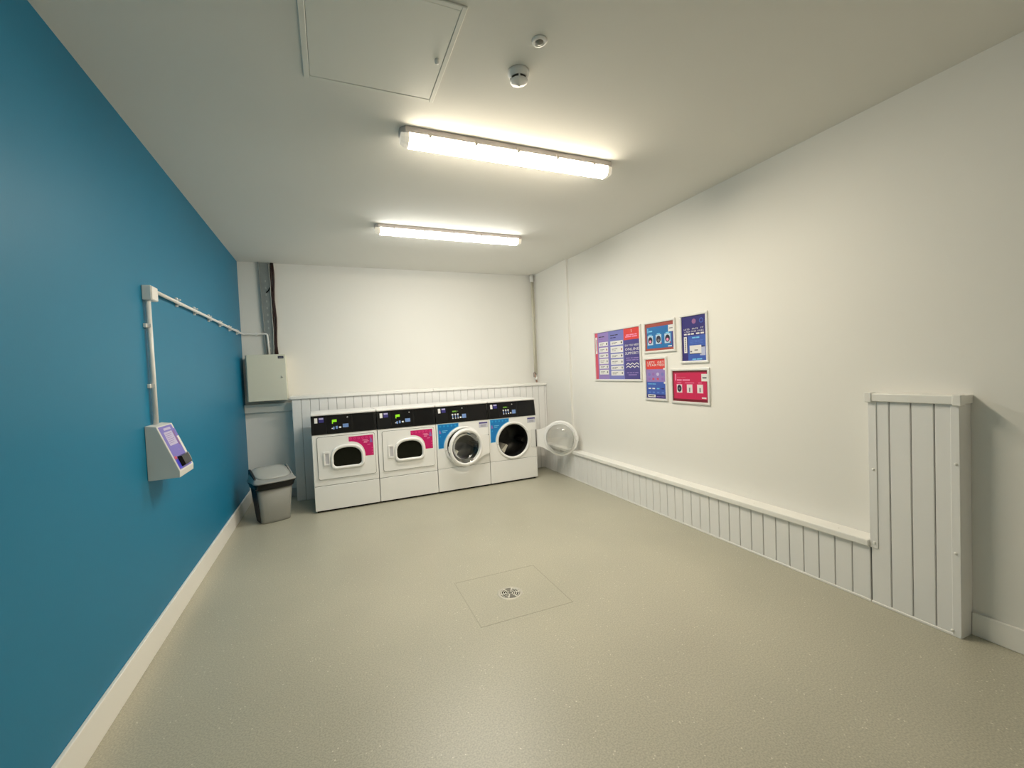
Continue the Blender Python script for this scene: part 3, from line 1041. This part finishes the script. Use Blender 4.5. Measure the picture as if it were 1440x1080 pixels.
tr = thing('cable_tray', 'galvanised perforated cable tray rising from cabinet to ceiling', 'cable tray', (0.31, D - 0.02, 1.79))
TF = D - 0.012
tx0, tx1 = (0.262, 0.228), (0.352, 0.348)
MB().hull8([(tx0[0], TF, 1.79), (tx1[0], TF, 1.79), (tx1[0], D - 0.001, 1.79), (tx0[0], D - 0.001, 1.79), (tx0[1], TF, H - 0.002), (tx1[1], TF, H - 0.002), (tx1[1], D - 0.001, H - 0.002), (tx0[1], D - 0.001, H - 0.002)]).make('tray_back', M_galv, tr)
MB().hull8([(tx0[0] - 0.006, TF - 0.03, 1.79), (tx0[0] + 0.003, TF - 0.03, 1.79), (tx0[0] + 0.003, TF, 1.79), (tx0[0] - 0.006, TF, 1.79), (tx0[1] - 0.006, TF - 0.03, H - 0.002), (tx0[1] + 0.003, TF - 0.03, H - 0.002), (tx0[1] + 0.003, TF, H - 0.002), (tx0[1] - 0.006, TF, H - 0.002)]).make('tray_flange', M_galv, tr)
sl = None
for k_ in range(11):
    z_ = 1.86 + 0.083 * k_
    if sl is None:
        sl = MB().prism(rrect(0.296, 0.312, z_, z_ + 0.028, 0.007, 3), lambda a, b, d: Vector((a, TF - d, b)), 0.0003, 0.0014).make('slot', M_slot, tr)
    else:
        copy_part(sl, tr, (-0.001 * k_, 0, z_ - 1.86))
MB().tube([(0.30, TF - 0.008, 2.56), (0.325, TF - 0.02, 2.585), (0.345, TF - 0.012, 2.63)], 0.007, 8).make('cable_tie', M_darkgap, tr)
ca = thing('cable_bundle', 'dark red cables running down beside the galvanised tray', 'cables', (0.37, D - 0.03, 1.79))
for xa, xb, r_ in ((0.362, 0.360, 0.011), (0.382, 0.378, 0.012)):
    MB().tube([(xa + 0.006 * math.sin(k_ * 1.3 + xa * 90), D - 0.018, 1.79 + (H - 0.002 - 1.79) * k_ / 10) for k_ in range(11)], r_, 10).make('cable', M_cable, ca)
MB().tube([(0.335, D - 0.03, 1.79), (0.347, D - 0.03, 1.88), (0.352, D - 0.03, 2.1), (0.346, D - 0.03, 2.4), (0.348, D - 0.03, 2.7), (0.338, D - 0.03, H - 0.004)], 0.004, 8).make('thin_cable', M_cablegrey, ca)

# ================================================================== CONDUIT ON THE BLUE WALL
cn = thing('conduit_run', 'white conduit clipped to the blue wall with a square junction box', 'conduit', (0.02, 3.175, 1.25))
MB().box(0.0005, 0.046, 3.125, 3.225, 1.968, 2.052, 0.004, 2).make('junction_box', M_plastic, cn)
MB().box(0.046, 0.050, 3.128, 3.222, 1.971, 2.049, 0.002, 1).make('box_lid', M_plastic, cn)
MB().tube([(0.020, 3.152, 1.246), (0.020, 3.152, 1.97)], 0.0135, 14).make('conduit', M_plastic, cn)
MB().tube([(0.020, 3.222, 2.040), (0.020, 4.6, 2.048), (0.020, D - 0.045, 2.051), (0.024, D - 0.026, 2.051), (0.042, D - 0.020, 2.051), (0.262, D - 0.036, 2.051), (0.277, D - 0.036, 2.046), (0.284, D - 0.036, 2.03), (0.296, D - 0.036, 1.79)], 0.0115, 14).make('conduit', M_plastic, cn)
MB().tube([(0.020, 3.222, 2.040), (0.020, 3.245, 2.040)], 0.019, 14).make('coupler', M_plastic, cn)
for yy in (3.73, 4.16, 4.60, 5.02, 5.45, 5.85):
    MB().box(0.0005, 0.030, yy - 0.011, yy + 0.011, 2.026, 2.034, 0.001, 1).box(0.0005, 0.014, yy - 0.011, yy + 0.011, 2.016, 2.080, 0.001, 1).box(0.0005, 0.032, yy - 0.010, yy + 0.010, 2.062, 2.069, 0.001, 1).make('saddle_clip', M_plastic, cn)
for zz in (1.82, 1.47):
    MB().box(0.0005, 0.014, 3.118, 3.186, zz - 0.012, zz + 0.012, 0.001, 1).box(0.0005, 0.034, 3.132, 3.138, zz - 0.011, zz + 0.011, 0.001, 1).make('saddle_clip', M_plastic, cn)
MB().box(0.155, 0.175, D - 0.035, D - 0.001, 2.030, 2.072, 0.001, 1).make('saddle_clip', M_plastic, cn)

# ================================================================== PAYMENT TERMINAL
ta, tbb = 3.035, 3.30
pt = thing('payment_terminal', 'wedge-shaped pay terminal with purple front on the blue wall', 'terminal', (0.07, 3.17, 0.935))
prof_ = [(0.0008, 1.245), (0.054, 1.236), (0.152, 0.972), (0.150, 0.938), (0.0008, 0.935)]
MB().prism(prof_, lambda a, b, d: Vector((a, d, b)), ta, tbb, bev=0.003).make('housing', M_terminal, pt)
fdir = Vector((0.152 - 0.054, 0, 0.972 - 1.236))
fn_ = Vector((-fdir.z, 0, fdir.x)).normalized()


def TFace(u, v, d):
    return Vector((0.054, ta + u * (tbb - ta), 1.236)) + fdir * v + fn_ * d


pr = Print(lambda u, v, d: TFace(u, v, d), 0.0006)
pr.r(0.06, 0.90, 0.02, 0.97, M_purple, 1)
pr.r(0.86, 0.985, 0.12, 0.30, M_purple, 2)
pr.r(0.86, 0.99, 0.30, 0.69, M_white, 2)
pr.r(0.30, 0.74, 0.065, 0.115, M_purplel, 2)
pr.r(0.21, 0.72, 0.15, 0.45, M_purplel, 2)
pr.r(0.78, 0.81, 0.16, 0.50, M_rust, 2)
for k_ in range(6):
    pr.r(0.26, 0.64 - 0.05 * (k_ % 3), 0.19 + 0.04 * k_, 0.202 + 0.04 * k_, M_violet, 3)
pr.c(0.58, 0.58, 0.03, M_violet, 2, 10, 0.5)
pr.r(0.08, 0.22, 0.68, 0.74, M_rose, 2)
pr.r(0.08, 0.30, 0.76, 0.95, mat('bright_blue_print', srgb(70, 70, 225), 0.4), 2)
pr.make('front_print', pt)


def tblock(u0_, u1_, v0_, v1_, d1, name, m_):
    MB().hull8([TFace(u0_, v0_, 0.0007), TFace(u1_, v0_, 0.0007), TFace(u1_, v1_, 0.0007), TFace(u0_, v1_, 0.0007), TFace(u0_ + 0.02, v0_ + 0.02, d1), TFace(u1_ - 0.02, v0_ + 0.02, d1), TFace(u1_ - 0.02, v1_ - 0.01, d1), TFace(u0_ + 0.02, v1_ - 0.01, d1)], 0.002).make(name, m_, pt)


tblock(0.24, 0.76, 0.70, 0.93, 0.022, 'card_reader', M_blackgloss)
tblock(0.78, 0.985, 0.70, 0.90, 0.008, 'keypad', mat('keypad_grey', (0.35, 0.34, 0.31, 1), 0.4, noise=0.3, scale=80))

# ================================================================== RISER PIPE
PX, PY = 3.925, 6.10
rp = thing('riser_pipe', 'thin cream pipe with valve in the far right corner', 'pipe', (PX, PY, 1.274))
MB().tube([(PX - 0.012, PY, 2.83), (PX - 0.012, PY, 1.42)], 0.016, 14).make('pipe', M_pipe, rp)
MB().tube([(PX + 0.020, PY + 0.01, H - 0.002), (PX + 0.022, PY + 0.01, 1.40)], 0.008, 10).make('pipe', M_pipe, rp)
MB().tube([(PX - 0.012, PY, H - 0.002), (PX - 0.012, PY, 2.82)], 0.030, 14).make('ceiling_collar', M_alu, rp)
MB().tube([(PX - 0.012, PY, 1.42), (PX - 0.012, PY, 1.36), (PX + 0.005, PY, 1.33), (PX + 0.008, PY, 1.274)], 0.012, 12).make('copper_tail', M_copper, rp)
MB().tube([(PX - 0.045, PY - 0.02, 1.36), (PX - 0.048, PY - 0.02, 1.42), (PX - 0.03, PY - 0.02, 1.435), (PX - 0.012, PY - 0.012, 1.40)], 0.008, 10).make('valve_lever', M_brass, rp)
MB().lathe([(0.001, -0.024), (0.018, -0.022), (0.022, 0.0), (0.018, 0.022), (0.001, 0.024)], lambda a, b, d: Vector((PX + 0.006 + a, PY + b, 1.338 + d)), 14, cap0=True, cap1=True).make('valve_body', M_plastic, rp)

# ================================================================== POSTERS
KS = (W - CAM.x) / (3.9697 - CAM.x)


def poster(label, yl, yr, zb, zt, fw, draw, m_frame=M_alu):
    yl, yr = yl * KS, yr * KS
    zb, zt = CAM.z + (zb - CAM.z) * KS, CAM.z + (zt - CAM.z) * KS
    t = thing('poster', label, 'poster', (W, (yl + yr) / 2, zb), 0, 'framed posters on the right wall')
    d = 0.016
    for a in ((yr, yl, zb, zb + fw), (yr, yl, zt - fw, zt), (yr, yr + fw, zb + fw, zt - fw), (yl - fw, yl, zb + fw, zt - fw)):
        MB().box(W - d, W - 0.0008, a[0], a[1], a[2], a[3], 0.004, 2).make('frame_rail', m_frame, t)
    MB().box(W - 0.005, W - 0.001, yr + fw * 0.6, yl - fw * 0.6, zb + fw * 0.6, zt - fw * 0.6).make('backing', M_white, t)
    wi, hi = (yl - yr) - 2 * fw, (zt - zb) - 2 * fw
    pr = Print(lambda u, v, e: Vector((W - 0.0052 - e, yl - fw - u * wi, zt - fw - v * hi)), 0.0005)
    pr.wi, pr.hi = wi, hi
    draw(pr)
    pr.make('print', t)
    return t


def txt(pr, body, u, v, w, h, m_, layer=3, bold=0.004):
    """lettering filling width w with cap height h (fractions); v is the top of the letters"""
    polys = text_polys(body, 1.0, bold * 3, 1.15)
    if not polys:
        return
    xs = [x_ for f in polys for x_, _ in f]
    ys = [y_ for f in polys for _, y_ in f]
    sx, sy = w / max(xs), h / (max(ys) - min(ys))
    y1_ = max(ys)
    for f in polys:
        pr.p([(u + x_ * sx, v + (y1_ - y_) * sy) for x_, y_ in f], m_, layer)


def greek(pr, u, v, w, h, m_, words, layer=3):
    """illegible small print: word-length bars"""
    tot = sum(words) + 0.6 * (len(words) - 1)
    x_ = u
    for wd__ in words:
        ww = w * wd__ / tot
        pr.r(x_, x_ + ww, v, v + h, m_, layer)
        x_ += ww + w * 0.6 / tot


def draw_big(pr):
    pr.r(0, 0.675, 0, 1, M_violet, 1)
    pr.r(0.33, 0.675, 0, 1, M_violet2, 2)
    pr.r(0, 0.065, 0, 1, M_rose, 2)
    pr.r(0.008, 0.05, 0.09, 0.45, M_white, 3)
    greek(pr, 0.024, 0.14, 0.012, 0.25, M_greyink, [1], 4)
    pr.r(0.675, 1, 0, 0.225, M_red, 2)
    pr.r(0.675, 1, 0.225, 1, M_indigo, 2)
    for k_, (c0, c1) in enumerate(((0.095, 0.315), (0.375, 0.655))):
        greek(pr, c0, 0.085, (c1 - c0) * 0.62, 0.018, M_ink, [5, 4])
        greek(pr, c0, 0.135, (c1 - c0) * 0.45, 0.018, M_lilac if k_ == 0 else M_navy, [3, 3])
        tops = (0.21, 0.325, 0.455, 0.565, 0.70, 0.80) if k_ == 0 else (0.215, 0.33, 0.48, 0.59, 0.725, 0.825)
        hs = (0.085, 0.10, 0.085, 0.11, 0.075, 0.10) if k_ == 0 else (0.085, 0.125, 0.085, 0.11, 0.08, 0.10)
        for q, (tp, hh) in enumerate(zip(tops, hs)):
            pr.r(c0, c1, tp, tp + hh, M_white, 3)
            greek(pr, c0 + 0.03, tp + hh * 0.35, (c1 - c0) * 0.45, 0.012, M_greyink, [4, 5], 4)
            greek(pr, c0 + 0.03, tp + hh * 0.62, (c1 - c0) * 0.32, 0.010, M_greyink, [3, 4], 4)
            pr.c(c1 - 0.03, tp + hh * 0.5, 0.014, (M_ink, M_rust, M_ink, M_greyink, M_greyink, M_greyink)[q], 4, 10, 1.7)
    pr.p([(0.834, 0.03), (0.842, 0.03), (0.842, 0.085), (0.834, 0.085)], M_white, 3)
    greek(pr, 0.725, 0.12, 0.22, 0.022, M_pinkl, [3, 4, 2])
    greek(pr, 0.71, 0.155, 0.24, 0.022, M_pinkl, [5, 4])
    txt(pr, 'DO YOU NEED', 0.70, 0.315, 0.28, 0.038, M_white)
    txt(pr, 'ONLINE', 0.70, 0.385, 0.28, 0.052, M_white)
    txt(pr, 'SUPPORT?', 0.70, 0.465, 0.28, 0.052, M_white)
    greek(pr, 0.71, 0.575, 0.26, 0.018, M_violet, [4, 2, 5])
    greek(pr, 0.715, 0.615, 0.25, 0.018, M_violet, [5, 3, 2])
    for v in (0.70, 0.755):
        up_, lo_ = [], []
        for k_ in range(13):
            u = 0.712 + 0.26 * k_ / 12
            yy = v + 0.016 * math.cos(k_ / 12 * 3 * 2 * math.pi)
            up_.append((u, yy - 0.009))
            lo_.append((u, yy + 0.009))
        for k_ in range(12):
            pr.p([up_[k_], up_[k_ + 1], lo_[k_ + 1], lo_[k_]], M_white, 3)
    greek(pr, 0.725, 0.865, 0.23, 0.016, M_violet, [3, 3, 2, 4])
    greek(pr, 0.755, 0.905, 0.17, 0.018, M_violet, [6])


def porthole(pr, u, v, w, h, body, dark, spot):
    pr.r(u - w / 2, u + w / 2, v - h / 2, v + h / 2, body, 3)
    n = 20
    pr.p([(u + w * 0.40 * math.cos(2 * math.pi * i_ / n), v + h * 0.38 * math.sin(2 * math.pi * i_ / n)) for i_ in range(n)], dark, 4)
    pr.p([(u + w * 0.20 * math.cos(2 * math.pi * i_ / n), v + h * 0.12 + h * 0.16 * math.sin(2 * math.pi * i_ / n)) for i_ in range(n)], spot, 5)


def draw_blue(pr):
    pr.r(0, 1, 0, 1, M_rust, 1)
    pr.r(0.05, 0.95, 0.13, 0.92, M_sky, 2)
    pr.r(0.93, 1.0, 0.13, 0.92, M_indigo, 3)
    pr.r(0.82, 1.0, 0.14, 0.37, M_white, 4)
    greek(pr, 0.85, 0.24, 0.12, 0.03, M_greyink, [4], 5)
    pr.r(0.08, 0.11, 0.17, 0.34, M_cyanl, 3)
    greek(pr, 0.13, 0.26, 0.13, 0.05, M_cyanl, [3])
    greek(pr, 0.40, 0.16, 0.30, 0.03, M_royal, [4, 4])
    for q, (u, v) in enumerate(((0.18, 0.62), (0.48, 0.60), (0.79, 0.60))):
        porthole(pr, u, v, 0.20, 0.34, mat('pale_blue_print', srgb(190, 216, 238), 0.4), M_ink, (M_pinkl, M_greyink, M_pinkl)[q])
        pr.r(u - 0.06, u + 0.06, v - 0.22, v - 0.18, M_cyanl, 3)
        if q:
            pr.c(u + 0.09, v + 0.15, 0.02, M_crim, 6, 10, 1.4)
    greek(pr, 0.80, 0.86, 0.13, 0.035, M_white, [4])
    greek(pr, 0.10, 0.86, 0.35, 0.02, M_cyan, [4, 5])


def draw_purple(pr):
    pr.r(0, 1, 0, 1, M_navy, 1)
    pr.r(0.25, 1, 0.44, 1, M_royal, 2)
    pr.c(0.52, 0.125, 0.085, mat('mauve_print', srgb(150, 100, 150), 0.4), 3, 18, 0.66)
    pr.c(0.82, 0.125, 0.085, M_royal, 3, 18, 0.66)
    pr.c(0.82, 0.125, 0.055, M_navy, 4, 18, 0.66)
    txt(pr, 'LETS', 0.09, 0.275, 0.24, 0.034, M_white)
    txt(pr, 'FACE', 0.44, 0.272, 0.24, 0.034, M_white)
    txt(pr, 'IT', 0.80, 0.268, 0.11, 0.034, M_white)
    txt(pr, '- NO ONE LIKES', 0.11, 0.328, 0.80, 0.034, M_white)
    greek(pr, 0.09, 0.385, 0.42, 0.034, M_white, [2, 2, 2])
    greek(pr, 0.60, 0.385, 0.32, 0.034, M_white, [2, 2])
    pr.r(0.08, 0.21, 0.455, 0.82, M_white, 3)
    for k_ in range(7):
        pr.r(0.12, 0.17, 0.49 + 0.045 * k_, 0.515 + 0.045 * k_, M_ink, 4)
    greek(pr, 0.43, 0.475, 0.30, 0.03, M_cyanl, [5, 4])
    for v in (0.55, 0.58, 0.61):
        greek(pr, 0.34, v, 0.52, 0.010, mat('pale_royal_print', srgb(96, 130, 210), 0.4), [5, 4, 6])
    pr.r(0.74, 0.95, 0.70, 0.89, mat('pale_lav_print', srgb(190, 196, 226), 0.4), 3)
    pr.r(0.76, 0.93, 0.68, 0.705, M_ink, 3)
    pr.r(0.32, 0.80, 0.66, 0.84, M_white, 4)
    pr.r(0.32, 0.80, 0.84, 0.855, M_ink, 4)
    pr.r(0.34, 0.42, 0.78, 0.81, M_greyink, 5)
    pr.r(0.52, 0.66, 0.755, 0.78, M_greyink, 5)
    greek(pr, 0.42, 0.955, 0.40, 0.025, M_cyanl, [4, 5])


def draw_start(pr):
    pr.r(0, 1, 0, 0.255, M_red, 1)
    pr.r(0, 1, 0.255, 0.58, M_violet, 1)
    pr.r(0, 1, 0.58, 0.90, M_royal, 1)
    pr.r(0, 1, 0.90, 1, M_navy, 1)
    txt(pr, 'LETS  GET', 0.08, 0.055, 0.86, 0.055, M_white)
    txt(pr, 'STARTED', 0.07, 0.125, 0.88, 0.055, M_white)
    pr.c(0.93, 0.255, 0.045, M_white, 3, 14, 0.62)
    pr.c(0.94, 0.60, 0.045, M_white, 3, 14, 0.62)
    greek(pr, 0.10, 0.285, 0.25, 0.016, M_lilac, [4, 4])
    for q, u in enumerate((0.16, 0.37, 0.60, 0.84)):
        pr.c(u, 0.385, 0.07, (M_violet2, M_lilac, M_purplel, M_violet2)[q], 2, 14, 0.62)
        pr.c(u, 0.505, 0.06, (M_lilac, M_rose, M_rose, M_lilac)[q], 2, 14, 0.5)
        pr.r(u - 0.07, u + 0.07, 0.735, 0.765, (M_white, M_white, M_cyanl, M_navy)[q], 2)
        pr.r(u - 0.06, u + 0.06, 0.83, 0.87, mat('pale_royal_print', (1, 1, 1, 1)), 2)
    greek(pr, 0.07, 0.625, 0.42, 0.018, M_cyanl, [6, 5])
    pr.r(0.06, 0.46, 0.905, 0.975, M_white, 3)
    greek(pr, 0.10, 0.930, 0.30, 0.022, M_ink, [6], 4)
    greek(pr, 0.52, 0.945, 0.40, 0.018, M_violet, [5, 4])


def draw_pink(pr):
    pr.r(0, 1, 0, 1, M_wine, 1)
    pr.r(0.03, 0.97, 0.06, 0.92, M_crim, 2)
    pr.r(0.83, 0.995, 0.11, 0.34, M_white, 3)
    greek(pr, 0.86, 0.215, 0.11, 0.035, M_ink, [4], 4)
    pr.r(0.075, 0.105, 0.10, 0.32, M_pinkl, 3)
    greek(pr, 0.13, 0.20, 0.26, 0.03, M_rose, [3, 4])
    greek(pr, 0.13, 0.28, 0.38, 0.045, M_pinkl, [4, 6])
    for q, u in enumerate((0.20, 0.50, 0.79)):
        pr.r(u - 0.085, u + 0.085, 0.44, 0.72, M_pinkl, 3)
        pr.r(u - 0.075, u + 0.075, 0.45, 0.71, M_white, 4)
        greek(pr, u - (0.06, 0.13, 0.05)[q], 0.385, (0.12, 0.26, 0.10)[q], 0.02, M_pinkl, [5])
    n = 20
    pr.p([(0.20 + 0.065 * math.cos(2 * math.pi * i_ / n), 0.575 + 0.115 * math.sin(2 * math.pi * i_ / n)) for i_ in range(n)], M_ink, 5)
    pr.c(0.20, 0.58, 0.025, M_greyink, 6, 10, 1.4)
    for u in (0.50, 0.79):
        pr.r(u - 0.018, u + 0.018, 0.55, 0.68, M_greyink, 5)
    greek(pr, 0.83, 0.84, 0.12, 0.045, M_white, [4])
    for u in (0.355, 0.65):
        pr.r(u - 0.002, u + 0.002, 0.38, 0.86, M_rose, 3)


poster('largest framed poster, violet, red and indigo with rows of white boxes', 4.517, 3.652, 1.302, 1.897, 0.022, draw_big)
poster('framed blue landscape poster picturing three round washer portholes', 3.604, 3.164, 1.588, 1.902, 0.022, draw_blue)
poster('framed dark purple and blue portrait poster, highest at the right of the group', 3.105, 2.785, 1.469, 1.912, 0.022, draw_purple)
poster('framed portrait poster headed LETS GET STARTED in red, violet and blue', 3.608, 3.288, 1.112, 1.546, 0.022, draw_start)
poster('framed crimson pink landscape poster at the lower right of the group', 3.238, 2.780, 1.100, 1.425, 0.022, draw_pink)
